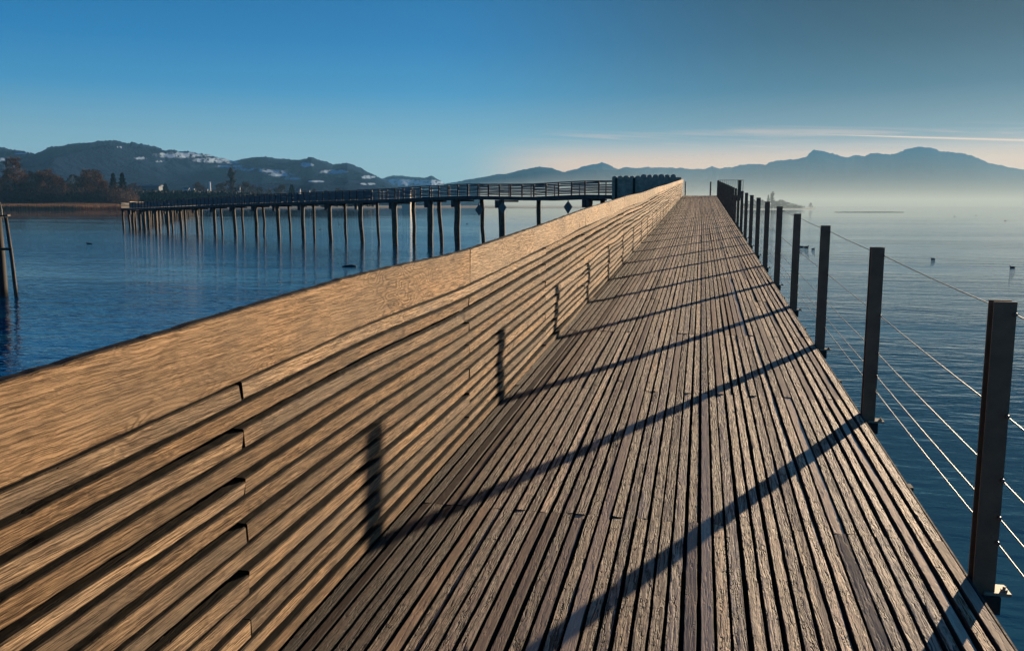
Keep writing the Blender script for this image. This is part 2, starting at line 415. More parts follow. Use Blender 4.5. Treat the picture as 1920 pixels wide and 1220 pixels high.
for c in CH:
    cb = MB(); pts = []
    ys = [-1.4]+[y for y in POSTS if y > -1 and y <= YE]
    for a, b in zip(ys, ys[1:]):
        for u in (0, .25, .5, .75):
            q = a+(b-a)*u; pts.append((PX+.034, q, dz(q)+c-.006*math.sin(math.pi*u)))
    pts.append((PX+.034, ys[-1], dz(ys[-1])+c))
    cb.tube(pts, [.0024]*len(pts), 6); cb.build('cable', M_cable, rail, smooth=True)
# platform railing beyond the head of the ramp
pr = tag(empty('balustrade', (0, YE+4, pz)), 'dark balustrade with slim uprights round the platform at the top of the ramp', 'railing')
for x, w in ((-1.25, .1), (.70, .11), (1.22, .09), (2.74, .24)):
    y = YE+4.36 if x < 1 else YE-.24
    b = MB(); b.box(x-w/2, x+w/2, y-.05, y+.05, pz-.2, pz+1.12); b.build('railing_post', M_steel, pr)
b = MB(); b.box(1.27, 3.0, YE-.26, YE-.22, pz+1.10, pz+1.13); b.build('top_rail', M_steel, pr)
for k in range(9):
    b = MB(); x = 1.36+k*.15; b.box(x-.013, x+.013, YE-.252, YE-.228, pz+.0, pz+1.10); b.build('baluster', M_steel, pr)
b = MB(); b.box(2.97, 3.0, YE-.26, YE-.22, pz-.2, pz+1.10); b.build('baluster', M_steel, pr)
# scalloped dark screen
M_screen = simple('brown_grey_screen_boards', (.36, .26, .19), .8, .35, 4, bump=.3)
sc = tag(empty('timber_screen', (-4, YE+.2, pz)), 'dark timber screen wall with a scalloped top of rounded heads on the platform', 'fence')
b = MB(); b.box(-6.66, -1.5, YE+.08, YE+.17, pz-.42, pz+1.35); b.build('panel', M_screen, sc)
x = -6.5; k = 0
while x < -1.7:
    w = .185+.02*(k % 3); zt = 1.33+(.09 if k >= 5 else 0)*(1 if k < 11 else .6)
    b = MB()
    n = 10
    for i in range(n):
        a0 = math.pi*i/n; a1 = math.pi*(i+1)/n
        b.quadface((x+w*math.cos(a0), YE+.18, pz+zt+w*.75*math.sin(a0)), (x+w*math.cos(a1), YE+.18, pz+zt+w*.75*math.sin(a1)), (x+w*math.cos(a1), YE+.5, pz+zt+w*.75*math.sin(a1)), (x+w*math.cos(a0), YE+.5, pz+zt+w*.75*math.sin(a0)))
    for yy in (YE+.18, YE+.5):
        base = len(b.v)
        for i in range(n+1):
            a0 = math.pi*i/n; b.v.append((x+w*math.cos(a0), yy, pz+zt+w*.75*math.sin(a0))); b.a.append(0)
        b.f.append(tuple(range(base, base+n+1)))
    b.box(x-w*.98, x+w*.98, YE+.185, YE+.495, pz+.6, pz+zt-.002)
    b.build('rounded_head', M_screen, sc); x += .44; k += 1
for x in (-6.35, -5.0):
    b = MB(); b.box(x-.09, x+.09, YE+.02, YE+.078, pz-.42, pz+1.3); b.build('batten', M_dark, sc)

# ------------------------------------------------------------------ far footbridge
fb = tag(empty('footbridge', at(700, 380, 95)), 'long dark wooden footbridge on many thin piles crossing the lake at left', 'footbridge')
A = (1150., 70.); B = (243., 158.)
def dist(x): u = (x-A[0])/(B[0]-A[0]); return 1/((1-u)/A[1]+u/B[1])
RTOP = [(243, 379.5), (300, 376.5), (390, 371), (480, 366), (600, 360), (740, 353.6), (800, 349), (880, 345.2), (940, 345.6), (1000, 345.2), (1060, 341.5), (1100, 339.5), (1150, 339.5)]
def ytop(x):
    for (a, p), (b, q) in zip(RTOP, RTOP[1:]):
        if x <= b: u = max(0, (x-a)/(b-a)); return p+(q-p)*u
    return 339.5
def bpt(x, off=0., dzr=0.):            # point of the near rail top; off = metres away from the eye across the deck
    P = at(x, ytop(x), dist(x)); P.z += dzr
    return P+NRM*off
pa = at(A[0], 380, A[1]); pb_ = at(B[0], 380, B[1]); DR = (pb_-pa); DR.z = 0; LEN = DR.length; DR.normalize()
NRM = Vector((-DR.y, DR.x, 0));
if NRM.y < 0: NRM = -NRM
def xs_of(s):      # image column of the station s metres from the platform
    P = pa+DR*s; return proj(Vector((P.x, P.y, 4.6)))[0]
WB = 2.5; NS = int(LEN/1.55)
st_ = [LEN*i/NS for i in range(NS+1)]
for off, nm in ((0, 'railing_post'), (WB, 'railing_post')):
    for i, s in enumerate(st_):
        if off and i % 2: continue
        x = xs_of(s); P = bpt(x, off)
        b = MB(); q = P.copy(); q.z -= 1.42 if off == 0 else 1.1
        b.beam(q, P+Vector((0, 0, .02)), .13 if not off else .1, .12); b.build(nm, M_bridge, fb)
for off in (0, WB):
    tr = MB(); fa = MB()
    for s0, s1 in zip(st_, st_[1:]):
        p0 = bpt(xs_of(s0), off); p1 = bpt(xs_of(s1), off)
        tr.beam(p0, p1+(p1-p0)*.01, .12, .09)
        dn = Vector((0, 0, -1.26)); fa.beam(p0+dn, p1+dn+(p1-p0)*.01, .14, .34)
    tr.build('top_rail', M_bridge, fb); fa.build('edge_beam', M_bridge, fb)
dk = MB()
for s0, s1 in zip(st_, st_[1:]):
    p0 = bpt(xs_of(s0), WB/2, -1.13); p1 = bpt(xs_of(s1), WB/2, -1.13); dk.beam(p0, p1, WB-.2, .06)
dk.build('decking', M_dark, fb)
sb = MB()
for i, (s0, s1) in enumerate(zip(st_, st_[1:])):
    x = xs_of(s0)
    solid = x < 700
    n = 7 if not solid else 6
    for k in range(n):
        if not solid and R.random() < .06: continue
        z0 = -.16-.92*k/n; hh = (.92/n)*(.74 if not solid else 1.02)+R.uniform(-.008, .008)
        p0 = bpt(x, .02, z0+R.uniform(-.02, .02)); p1 = bpt(xs_of(s1), .02, z0+R.uniform(-.02, .02))
        sb.beam(p0, p1, .03, hh)
sb.build('slat_boards', M_panel, fb)
def wavy_pile(P, ztop, r, parent):
    lean = Vector((R.uniform(-.01, .06), 0, 0)); pts = []; rs = []
    for i in range(9):
        u = i/8; z = ztop+(-2.5-ztop)*u
        w = Vector((tri_noise(u*4, P.x), tri_noise(u*4, P.y), 0))*.10
        pts.append((P.x+w.x+lean.x*(ztop-z), P.y+w.y, z)); rs.append(r*(1-.12*u)*(1+.08*tri_noise(u*7, P.x+3)))
    b = MB(); b.tube(pts, rs, 9); return b.build('pile', M_pile, parent, smooth=True)
front = [1105, 940, 857, 806, 739, 674, 617, 566, 518, 478, 437, 400, 366, 336, 312, 290, 268, 247]
rear = [1130, 1010, 903, 823, 775, 706, 646, 587, 540, 493, 452, 413, 377, 345, 320, 297, 277]
def col_for(xi, off):
    x = xi
    for _ in range(6): x += xi-proj(bpt(x, off))[0]
    return x
front = [col_for(x, .3) for x in front]; rear = [col_for(x, WB-.3) for x in rear]
for x in front:
    P = bpt(x, .3); zt = P.z-1.43; wavy_pile(P, zt, .31 if x > 700 else .25, fb)
    q = bpt(x, .3); e = NRM*1.0
    cb_ = MB(); cb_.beam(q+Vector((0, 0, -1.53))-NRM*.1, q+Vector((0, 0, -1.53))+NRM*(WB-.5), .22, .15); cb_.build('cross_beam', M_bridge, fb)
    bl = MB(); c = q-NRM*.3-DR*-.28; bl.box(c.x-.16, c.x+.12, c.y-.14, c.y+.14, q.z-2.15, q.z-1.44); bl.build('pile_block', M_bridge, fb)
for x in rear:
    P = bpt(x, WB-.3); wavy_pile(P, P.z-1.43, .21 if x > 700 else .17, fb)
M_sign = simple('slate_blue_sign_back', (.13, .14, .13), .7, .1, 2)
M_signy = simple('dark_sign_edge', (.03, .03, .03), .5, .1, 2)
for x, yc, lab in ((903, 394, 'diamond shaped board fixed to a thin pile, leftmost of the three under the footbridge'), (947, 390, 'middle of three diamond shaped boards under the footbridge, beside a stout pile'), (1070, 389, 'blue grey diamond shaped board hanging under the footbridge just above the plank fence')):
    P = at(x, yc, dist(x)); P = P-NRM*.32
    h = .55; w = .36 if x != 1070 else .36
    side = RT0
    b = MB(); n = len(b.v)
    for dd in (0, .03):
        for i, j in ((0, h), (w, 0.05), (0, -h), (-w, 0.05)):
            b.v.append(tuple(P+side*i+Vector((0, 0, j))+NRM*dd)); b.a.append(0)
    b.f += [(0, 1, 2, 3), (7, 6, 5, 4)]+[(i, i+4, (i+1) % 4+4, (i+1) % 4) for i in range(4)]
    o = tag(empty('navigation_sign', tuple(P)), lab, 'sign'); b.build('board', M_sign, o)
    b = MB(); b.box(P.x-.03, P.x+.03, P.y+.04, P.y+.09, P.z-.2, P.z+.75); b.build('bracket', M_signy, o)
# second leg, turning back to the right far behind the first
fb2 = tag(empty('footbridge', at(300, 384, 250)), 'distant leg of the wooden footbridge running from the left corner to the far shore', 'footbridge')
c0 = at(240, 380, 160); c0.z = 3.35; c1 = at(372, 380, 430); c1.z = 3.3
dr = (c1-c0); n2 = 60; nr = Vector((dr.y, -dr.x, 0)).normalized()
b = MB(); b.beam(c0, c1, 2.5, .35); b.build('edge_beam', M_bridge, fb2)
for sg in (-1, 1):
    b = MB(); b.beam(c0+nr*1.2*sg+Vector((0, 0, 1.1)), c1+nr*1.2*sg+Vector((0, 0, 1.1)), .12, .12); b.build('top_rail', M_bridge, fb2)
b = MB()
for k in range(5):
    z = Vector((0, 0, .3+k*.17)); b.beam(c0-nr*1.2+z, c1-nr*1.2+z, .04, .12)
b.build('slat_boards', M_dark, fb2)
for i in range(34):
    P = c0+dr*(i/33)
    for sg in (-1, 1):
        wavy_pile(P+nr*sg, 3.2, .2, fb2)
# corner at the far left end: short return, rail coloured pale to stand for sunlight
b = MB(); q = at(243, 379.5, 158); q2 = at(268, 379.2, 168); b.beam(q+Vector((0, 0, .05)), q2+Vector((0, 0, .05)), .1, .14)
M_sunlit = simple('sunlit_tone_rail', (.5, .36, .18), .6, .2, 3); b.build('corner_rail', M_sunlit, fb2)

# ------------------------------------------------------------------ dolphin at the left edge
dp_ = on_water(18, 556)
dol = tag(empty('mooring_dolphin', (dp_.x, dp_.y, 0)), 'dark leaning wooden mooring piles with a collar at the far left edge', 'mooring post')
DD = (dp_-EYE).dot(FW)
M_tar = simple('tarred_pile', (.012, .009, .007), .8, .4, 6)
def pl(x0, y0, x1, y1, r0, r1, D1=None, nm='pile', mt=None):
    b = MB(); p = at(x0, y0, D1 or DD); q = at(x1, y1, DD); d_ = q-p; b.tube([p, p+d_*.5+Vector((.03, 0, 0)), q, q+d_*.35], [r0, (r0+r1)/2, r1, r1], 12); return b.build(nm, mt or M_tar, dol, smooth=True)
pl(-8, 404, 4, 556, .23, .27); pl(11, 408, 31, 559, .075, .09, None, 'pile', M_pile); pl(-16, 404, -9, 552, .2, .22, DD+.5)
pl(0, 379, 4, 404, .02, .02, None, 'rod', M_zinc)
b = MB(); b.beam(at(-16, 467, DD-.3), at(23, 467, DD-.3), .1, .12); b.build('collar', M_dark, dol)
b = MB(); b.beam(at(-2, 405, DD-.1), at(17, 404, DD-.1), .25, .07); b.build('cap', M_pile, dol)

# ------------------------------------------------------------------ water
mt, t, b = material('lake_water', .03)
b.inputs['Base Color'].default_value = (.010, .085, .14, 1); b.inputs['IOR'].default_value = 1.33
oc = t.add('ShaderNodeTexCoord').outputs['Object']
rot = (0, 0, rad(12))
n1 = t.noise(t.mapv(oc, (.9, 2.2, 1), rot=rot), 1.4, 3, .5, .3)
n2_ = t.noise(t.mapv(oc, (.5, 1.5, 1), rot=(0, 0, rad(-5))), .45, 3, .5, .2)
n3 = t.noise(t.mapv(oc, (1, 1.6, 1)), 5., 2, .5)
h = t.math('ADD', t.math('MULTIPLY', n1, .05), t.math('ADD', t.math('MULTIPLY', n2_, .10), t.math('MULTIPLY', n3, .005)))
calm = t.rng(t.noise(t.mapv(oc, (.012, .035, 1), rot=(0, 0, rad(14))), 1., 4, .55), .36, .62, .3, 1., True)
far_calm = t.rng(t.add('ShaderNodeVectorMath', {0: oc}, operation='LENGTH').outputs['Value'], 60., 380., 1., .16)
bp = t.add('ShaderNodeBump', {'Height': t.math('MULTIPLY', h, t.math('MULTIPLY', calm, far_calm)), 'Strength': 1., 'Distance': 1.2})
t.set(b.inputs['Normal'], bp); M_water = mt
w = MB(); w.quadface((-16000, -6000, 0), (16000, -6000, 0), (16000, 16000, 0), (-16000, 16000, 0))
tag(w.build('water', M_water), 'calm blue lake water with fine ripples', None, None, 'structure')

# ------------------------------------------------------------------ shores
M_land = simple('winter_ground', (.06, .045, .03), .95, .4, .05)
M_hill = None
def land_strip(name, pts_near, depth, rise, label, mat):
    """ribbon of land: near edge follows the water line, rising gently inland"""
    mb = MB(); rows = 10; cols = len(pts_near)
    for i, (x, y) in enumerate(pts_near):
        P = on_water(x, y); dirn = Vector((P.x, P.y, 0)).normalized()
        for r in range(rows+1):
            u = r/rows; q = P+dirn*depth*u
            mb.v.append((q.x, q.y, -.6+.8*min(1, u*12)+rise*min(1, u*3)**.8*(.7+.6*noise.noise(Vector((q.x*.02, q.y*.02, 0)))))); mb.a.append(0)
    for i in range(cols-1):
        for r in range(rows):
            a = i*(rows+1)+r; mb.f.append((a, a+rows+1, a+rows+2, a+1))
    return tag(mb.build(name, mat, smooth=True), label, None, None, 'structure')
def smooth_line(pts, n):
    out_ = []
    for i in range(n+1):
        x = pts[0][0]+(pts[-1][0]-pts[0][0])*i/n
        for (a, p), (b, q) in zip(pts, pts[1:]):
            if x <= b: u = (x-a)/(b-a); out_.append((x, p+(q-p)*u)); break
    return out_
land_strip('left_shore', [(x, y+.5*noise.noise(Vector((x*.03, 0, 5)))) for x, y in smooth_line([(-500, 394.5), (0, 393.6), (150, 393.2), (243, 392.2), (300, 390.5), (480, 389.6), (700, 389.2), (900, 389), (1180, 389)], 90)], 500, 3.0, 'low brown winter shore at left', M_land)

def reeds(name, cols, dens, h0, lab):
    mb = MB()
    for k in range(dens):
        x = R.uniform(*cols); D0 = on_water(x, 393.4-.9*max(0, (x-150)/100))
        dirn = Vector((D0.x, D0.y, 0)).normalized(); u = R.random()
        P = D0+dirn*(u*90-3); gz = .2+2.6*min(1, u*.6)
        hh = h0*(R.uniform(.7, 1.2))*(1+.25*noise.noise(Vector((P.x*.06, P.y*.03, 0))))
        w_ = R.uniform(.25, .6); lx = R.uniform(-.3, .3)
        mb.cur = R.random()
        mb.tri((P.x-w_*.5, P.y, gz-.4), (P.x+w_*.5, P.y, gz-.4), (P.x+lx, P.y+R.uniform(-.3, .3), gz+hh))
        mb.tri((P.x, P.y-w_*.5, gz-.4), (P.x, P.y+w_*.5, gz-.4), (P.x+lx, P.y, gz+hh*.9))
    return tag(mb.build(name, M_reed, attr='rnd'), lab, None, None, 'stuff')
def foliage(name, a, b_):
    mt, t, b = material(name, .9)
    rn = t.add('ShaderNodeAttribute', attribute_name='rnd').outputs['Fac']
    t.set(b.inputs['Base Color'], t.mix(rn, (*a, 1), (*b_, 1))); return mt
M_reed = foliage('dry_reed', (.16, .08, .035), (.42, .24, .11))
M_twig = foliage('bare_twigs', (.06, .03, .02), (.19, .10, .062))
M_twig2 = foliage('grey_twigs', (.055, .045, .04), (.13, .10, .08))
M_ever = foliage('evergreen', (.010, .016, .012), (.035, .045, .03))
M_bark = simple('bark', (.06, .045, .035), .9, .3, 3)
reeds('reed_bed', (-60, 246), 16000, 3.6, 'tawny dry reed bed along the left shore')

# ------------------------------------------------------------------ trees
def crown_mesh(kind, seed):
    """unit tree of height 1: returns (trunk MB, crown MB)"""
    r = random.Random(seed); tr = MB(); cr = MB()
    def twig(P, d, L, w):
        q = P+d*L; sdv = d.cross(Vector((r.uniform(-1, 1), r.uniform(-1, 1), r.uniform(-1, 1)))).normalized()*w
        cr.cur = r.random(); cr.tri(P-sdv, P+sdv, q)
    if kind in ('bare', 'poplar'):
        pop = kind == 'poplar'
        tr.tube([(0, 0, -.05), (.005, 0, .3), (0, .005, .62), (0, 0, .92)], [.022, .016, .009, .002], 6)
        def br(P, d, L, lvl):
            q = P+d*L
            for k in range(2): 
                cr.cur = r.random(); w = (.006, .0035, .002, .0014)[lvl]; sv = d.cross(Vector((r.uniform(-1, 1), r.uniform(-1, 1), .2))).normalized()*w
                cr.quadface(P-sv, P+sv, q+sv*.6, q-sv*.6)
            if lvl >= 3:
                for k in range(4):
                    dd = (d+Vector((r.gauss(0, .6), r.gauss(0, .6), r.gauss(.15, .45)))).normalized(); twig(P+(q-P)*r.random(), dd, r.uniform(.03, .07), .0042)
                return
            for k in range(5 if lvl else 5):
                sp = (.28 if pop else .75)
                dd = (d+Vector((r.gauss(0, sp), r.gauss(0, sp), r.gauss(.35 if pop else .12, .3)))).normalized()
                br(P+(q-P)*r.uniform(.35, 1), dd, L*r.uniform(.5, .72), lvl+1)
        for k in range(34):
            z = r.uniform(.14, .88); a = r.uniform(0, 6.28)
            dd = Vector((math.cos(a)*(.22 if pop else 1), math.sin(a)*(.22 if pop else 1), r.uniform(.35, 1.1))).normalized()
            br(Vector((0, 0, z)), dd, (.16 if pop else .24)*(1.15-z*.75), 1)
    elif kind == 'bush':
        tr.tube([(0, 0, -.05), (0, 0, .5)], [.03, .01], 5)
        for k in range(2600):
            a = r.uniform(0, 6.28); rr = math.sqrt(r.random())*.62; z = r.random()**.8*(1-rr*rr*1.4)
            z *= .8+.35*noise.noise(Vector((math.cos(a)*rr*4+seed, math.sin(a)*rr*4, 0)))
            P = Vector((math.cos(a)*rr, math.sin(a)*rr, z)); twig(P, Vector((r.gauss(0, .5), r.gauss(0, .5), 1)).normalized(), r.uniform(.04, .12), .006)
    else:  # conifer / round evergreen
        con = kind == 'conifer'
        tr.tube([(0, 0, -.05), (0, 0, .95)], [.025, .004], 6)
        for k in range(3200):
            z = r.uniform(.08, 1.0)
            lim = (.21*(1-z)**.85*(1+.35*math.sin(z*55+seed))+.006) if con else .42*math.sqrt(max(0, 1-((z-.58)/.42)**2 if z > .16 else 0))*(1+.3*noise.noise(Vector((z*6, seed, 0))))
            a = r.uniform(0, 6.28); rr = lim*math.sqrt(r.random())
            if not con: rr *= 1+.35*noise.noise(Vector((math.cos(a)*2, math.sin(a)*2, z*5+seed)))
            P = Vector((math.cos(a)*rr, math.sin(a)*rr, z)); dd = Vector((math.cos(a), math.sin(a), -.35 if con else r.uniform(-.5, .8))).normalized()
            twig(P, dd, r.uniform(.02, .055), .012)
    return tr, cr
LIB = {}
def tree(kind, x, ytop_, D, base, name, lab, group=None, mat=None, wid=1., hz=None):
    key = (kind, R.randrange(4) if kind in ('bare', 'bush') else R.randrange(2), mat.name if mat else '')
    P = at(x, 384, D); P.z = base; T = at(x, ytop_, D); hh = T.z-base
    if key not in LIB:
        tr, cr = crown_mesh(kind, hash((kind, key[1])) % 1000 if False else key[1]*13+len(kind))
        o = empty(name, (0, 0, 0)); a = tr.build('trunk', M_bark, o); c = cr.build('crown', mat or M_twig, o, attr='rnd'); LIB[key] = o
    else:
        src = LIB[key]; o = src.copy(); C.objects.link(o)
        for k in ('label', 'category', 'group'):
            if k in o: del o[k]
        for ch in src.children: q = ch.copy(); C.objects.link(q); q.parent = o
    o.name = name
    o.location = P; o.rotation_euler = (0, 0, R.uniform(0, 6.28)); o.scale = (hh*wid, hh*wid, hh)
    return tag(o, lab, 'tree' if kind != 'bush' else 'shrub', group)
G1 = 'bare trees along the left shore'
LAB1 = 'bare reddish brown winter tree in the dense row behind the left reed bed'
tree('bare', 30, 293, 800, 3, 'bare_tree', 'tallest bare brown tree with a rounded crown near the left edge of the photo', G1, wid=.85)
for x, y in ((-22, 330), (6, 328), (50, 334), (70, 318), (84, 322), (98, 326), (112, 332), (126, 344), (160, 322), (172, 316), (186, 326), (199, 338), (207, 350), (18, 345), (60, 348), (148, 352), (-45, 320), (42, 316), (20, 318), (62, 326), (90, 316), (106, 322), (118, 338), (132, 342), (154, 330), (166, 326), (180, 320), (192, 332), (242, 352), (224, 348)):
    tree('bare', x, y, R.uniform(780, 860), 3, 'bare_tree', LAB1, G1, wid=1.05)
for k in range(34):
    x = -60+k*9+R.uniform(-3, 3); tree('bush', x, R.uniform(338, 358), R.uniform(765, 800), 2.5, 'shrub', 'low tangled brown shrub at the foot of the bare trees on the left shore', 'shrubs on the left shore', wid=1.1)
tree('round', 140, 328, 790, 3, 'evergreen_tree', 'dark rounded evergreen standing out among the bare trees', None, M_ever, wid=.55)
tree('round', 146, 344, 792, 3, 'evergreen_tree', 'broader low dark evergreen just right of the rounded one', None, M_ever, wid=1.)
tree('conifer', 215, 325, 785, 3, 'conifer_tree', 'left of the two pointed dark conifers on the shore', 'pair of pointed conifers', M_ever, wid=1.)
tree('conifer', 232, 324, 785, 3, 'conifer_tree', 'right of the two pointed dark conifers on the shore', 'pair of pointed conifers', M_ever, wid=1.)
G2 = 'hazy trees behind the footbridge'
tree('poplar', 436, 316, 1000, 4, 'poplar_tree', 'tall slender poplar rising above the footbridge', G2, M_twig2, wid=1.4)
tree('conifer', 548, 346, 950, 4, 'conifer_tree', 'small dark conifer just above the footbridge rail', None, M_ever, wid=1.6)
tree('conifer', 312, 344, 1000, 4, 'conifer_tree', 'tiny conifer on the wooded rise beyond the footbridge', None, M_ever, wid=1.2)
for x, y in ((250, 340), (262, 346), (370, 342), (378, 346), (412, 343), (422, 338), (450, 345), (462, 341), (474, 344), (488, 350), (520, 350), (530, 346), (505, 352), (570, 356), (590, 355), (610, 356), (635, 352), (660, 356)):
    tree('bare', x, y, R.uniform(960, 1050), 4, 'bare_tree', 'grey brown bare tree in the hazy belt just above the footbridge rail', G2, M_twig2, wid=1.)
# dark wooded rise as one mass
wm = MB()
for k in range(9000):
    x = R.uniform(236, 700); u = R.random(); D = 880+70*u
    yt = 359 if x < 420 else 359+min(1, (x-420)/160)*12
    yt += 3*noise.noise(Vector((x*.07, 3, 0)))+(0 if x > 262 else (262-x)*.4)
    T = at(x, yt, D).z-3; z = 3+T*math.sqrt(R.random()); P = at(x, 384, D)
    wm.cur = R.random(); s = R.uniform(.8, 2.2); a = R.uniform(0, 6.28)
    wm.tri((P.x-s*math.cos(a), P.y-s*math.sin(a), z-s), (P.x+s*math.cos(a), P.y+s*math.sin(a), z-s*.8), (P.x, P.y, z+s*.9))
tag(wm.build('wooded_rise', M_ever, attr='rnd'), 'dark far-off wood on a low rise beyond the footbridge', None, None, 'stuff')
# houses of the town
M_white = simple('white_render', (.75, .75, .72), .8, .08, .3); M_roof = simple('slate_roof', (.12, .13, .15), .7, .2, .3); M_glass = simple('dark_window', (.03, .04, .05), .2, .1, 1)
M_blue = simple('bluish_shed_wall', (.07, .10, .13), .7, .1, .3); M_beige = simple('beige_render', (.55, .47, .36), .8, .1, .3)
def house(x, yt, w_px, D, base, lab, wall=None, flat=False, group='distant buildings beyond the footbridge'):
    P = at(x, 384, D); T = at(x, yt, D); hh = T.z-base; wd = w_px*D/F
    o = tag(empty('house' if not flat else 'warehouse', (P.x, P.y, base)), lab, 'building', group)
    b = MB(); e = hh*(.68 if not flat else .93); dpt = wd*(.7 if not flat else .2)
    b.box(P.x-wd/2, P.x+wd/2, P.y-dpt/2, P.y+dpt/2, base-1, base+e); b.build('wall', wall or M_white, o)
    b = MB(); x0, x1, y0, y1 = P.x-wd*.55, P.x+wd*.55, P.y-dpt*.56, P.y+dpt*.56; z0 = base+e+.01; z1 = base+hh
    b.v += [(x0, y0, z0), (x1, y0, z0), (x1, y1, z0), (x0, y1, z0), (x0, P.y, z1), (x1, P.y, z1)]; b.a += [0]*6
    b.f += [(0, 1, 5, 4), (2, 3, 4, 5), (0, 4, 3), (1, 2, 5), (3, 2, 1, 0)]; b.build('roof', M_roof, o)
    for k in range(3):
        q = MB(); xx = P.x-wd*.3+wd*.3*k; q.box(xx-wd*.05, xx+wd*.05, P.y-dpt/2-.06, P.y-dpt/2-.003, base+e*.45, base+e*.75); q.build('window', M_glass, o)
house(276, 347, 60, 1080, 10, 'long low grey blue warehouse roof above the wooded rise', M_blue, True)
house(352, 352, 9, 1020, 16, 'leftmost small white house above the wooded rise')
house(362, 353, 8, 1025, 16, 'small white house second from left above the wooded rise')
house(388, 354, 6, 1030, 14, 'small white house beside the chimney')
house(449, 349, 5, 1000, 8, 'narrow white house just right of the slender poplar')
house(560, 353, 8, 1100, 8, 'white house right of the small dark conifer')
house(578, 356, 7, 1100, 8, 'low white house above the rail near the middle of the footbridge')
house(763, 352, 16, 900, 1, 'pale beige building behind the footbridge whose reflection shows between two piles', M_beige)
ch = tag(empty('chimney', at(395, 365, 1000)), 'slender white chimney beyond the footbridge with a wisp of smoke', 'chimney')
q = at(395, 384, 1000); b = MB(); b.tube([(q.x, q.y, 3), (q.x, q.y, at(395, 341, 1000).z)], [1.3, .9], 10); b.build('stack', M_white, ch, smooth=True)

# right promontory in the mist
land_strip('right_promontory', [(1360, 391.2), (1400, 391.2), (1440, 391.2), (1490, 391.3), (1528, 391.4)], 200, 1.0, 'low tree covered point in the mist at right', M_land)
G3 = 'misty trees on the right point'
tree('poplar', 1447, 360, 980, 1.5, 'poplar_tree', 'taller of the two slender poplars on the misty right point', G3, M_twig2, wid=1.6)
tree('conifer', 1440, 365, 980, 1.5, 'conifer_tree', 'thin pointed tree just left of the poplar on the misty right point', G3, M_ever, wid=.8)
for x, y in ((1412, 374), (1422, 373), (1431, 376), (1453, 375), (1460, 376), (1468, 375), (1476, 379), (1485, 381), (1492, 382), (1500, 386), (1508, 386), (1402, 376), (1396, 380), (1417, 376), (1427, 374), (1436, 377), (1457, 377), (1464, 374), (1472, 377), (1480, 380), (1488, 382), (1450, 378)):
    tree('bare', x, y, R.uniform(975, 990), 1.5, 'bare_tree', 'hazy bare tree in the clump on the misty right point', G3, M_twig2, wid=1.3)
tree('bare', 1520, 380, 980, 1.2, 'bare_tree', 'lone small tree at the tip of the misty right point', G3, M_twig2, wid=1.1)
for k in range(16):
    tree('bush', 1396+k*7, 382.5+R.uniform(-2, 2), 975, 1, 'shrub', 'low hazy shrub along the waterline of the misty right point', 'shrubs on the right point', M_twig2)
gb = MB()
for k in range(700):
    x = R.triangular(1560, 1695, 1640); P = on_water(x, 398+R.uniform(-.3, .3)); s = R.uniform(.15, .4)
    gb.box(P.x-s, P.x+s, P.y-s, P.y+s, -.1, s*.5)
tag(gb.build('reed_stubble', M_bark), 'thin dark line of stubble breaking the water far out at right', None, None, 'stuff')

# ------------------------------------------------------------------ mountains
def mountain(name, ridge, D, Dn, label, mat, seed, rough=.16, cols=420, rows=46, snow=None, depth_back=1200):
    mb = MB(); x0, x1 = ridge[0][0], ridge[-1][0]
    def ry(x):
        for (a, p), (b, q) in zip(ridge, ridge[1:]):
            if x <= b: u = (x-a)/(b-a); return p+(q-p)*(u*.5+u*u*(3-2*u)*.5)
        return ridge[-1][1]
    for i in range(cols+1):
        x = x0+(x1-x0)*i/cols
        T = at(x, ry(x), D); H = T.z; d0 = Vector((T.x, T.y, 0)); L = d0.length; d0 /= L
        dH = .022*noise.fractal(Vector((x*.05, seed, 0)), 1., 2., 4)+.02*noise.noise(Vector((x*.35, seed+3, 0)))+.012*noise.noise(Vector((x*.9, seed+6, 0)))
        for r in range(rows+5):
            if r <= rows:
                u = r/rows; q = d0*(Dn+(L-Dn)*u)
                s = u**1.25
                nz = noise.ridged_multi_fractal(Vector((q.x/900+seed, q.y/1500, seed)), .9, 2.1, 5, 1., 2.)-1.0
                hgt = H*s*(1+dH*u**10)+H*rough*nz*math.sin(math.pi*min(1, u))**.8*1.6
                hgt = min(hgt, H*(1+dH*u**10)*(.12+.88*u)**.75)
                z = max(hgt, -2)
            else:
                u = (r-rows)/4; q = d0*(L+depth_back*u); z = H*(1+dH)*(1-u)
            mb.v.append((q.x, q.y, z))
            sv = 0.
            if snow and r <= rows:
                px, py = proj(Vector((q.x, q.y, z)))
                for cx, cy, rx, ryy, st in snow:
                    ryy *= .7; rx *= 1.1
                    e = ((px-cx)/rx)**2+((py-cy)/ryy)**2
                    if e < 1.6: sv = max(sv, min(.8, st)*max(0, 1-e/1.6)*(1+1.2*noise.fractal(Vector((px*.13, py*.3, 1)), 1, 2, 3)))
            mb.a.append(min(1, sv))
    n = rows+5
    for i in range(cols):
        for r in range(n-1):
            a = i*n+r; mb.f.append((a, a+n, a+n+1, a+1))
    return tag(mb.build(name, mat, smooth=True, attr='snow'), label, None, None, 'structure')
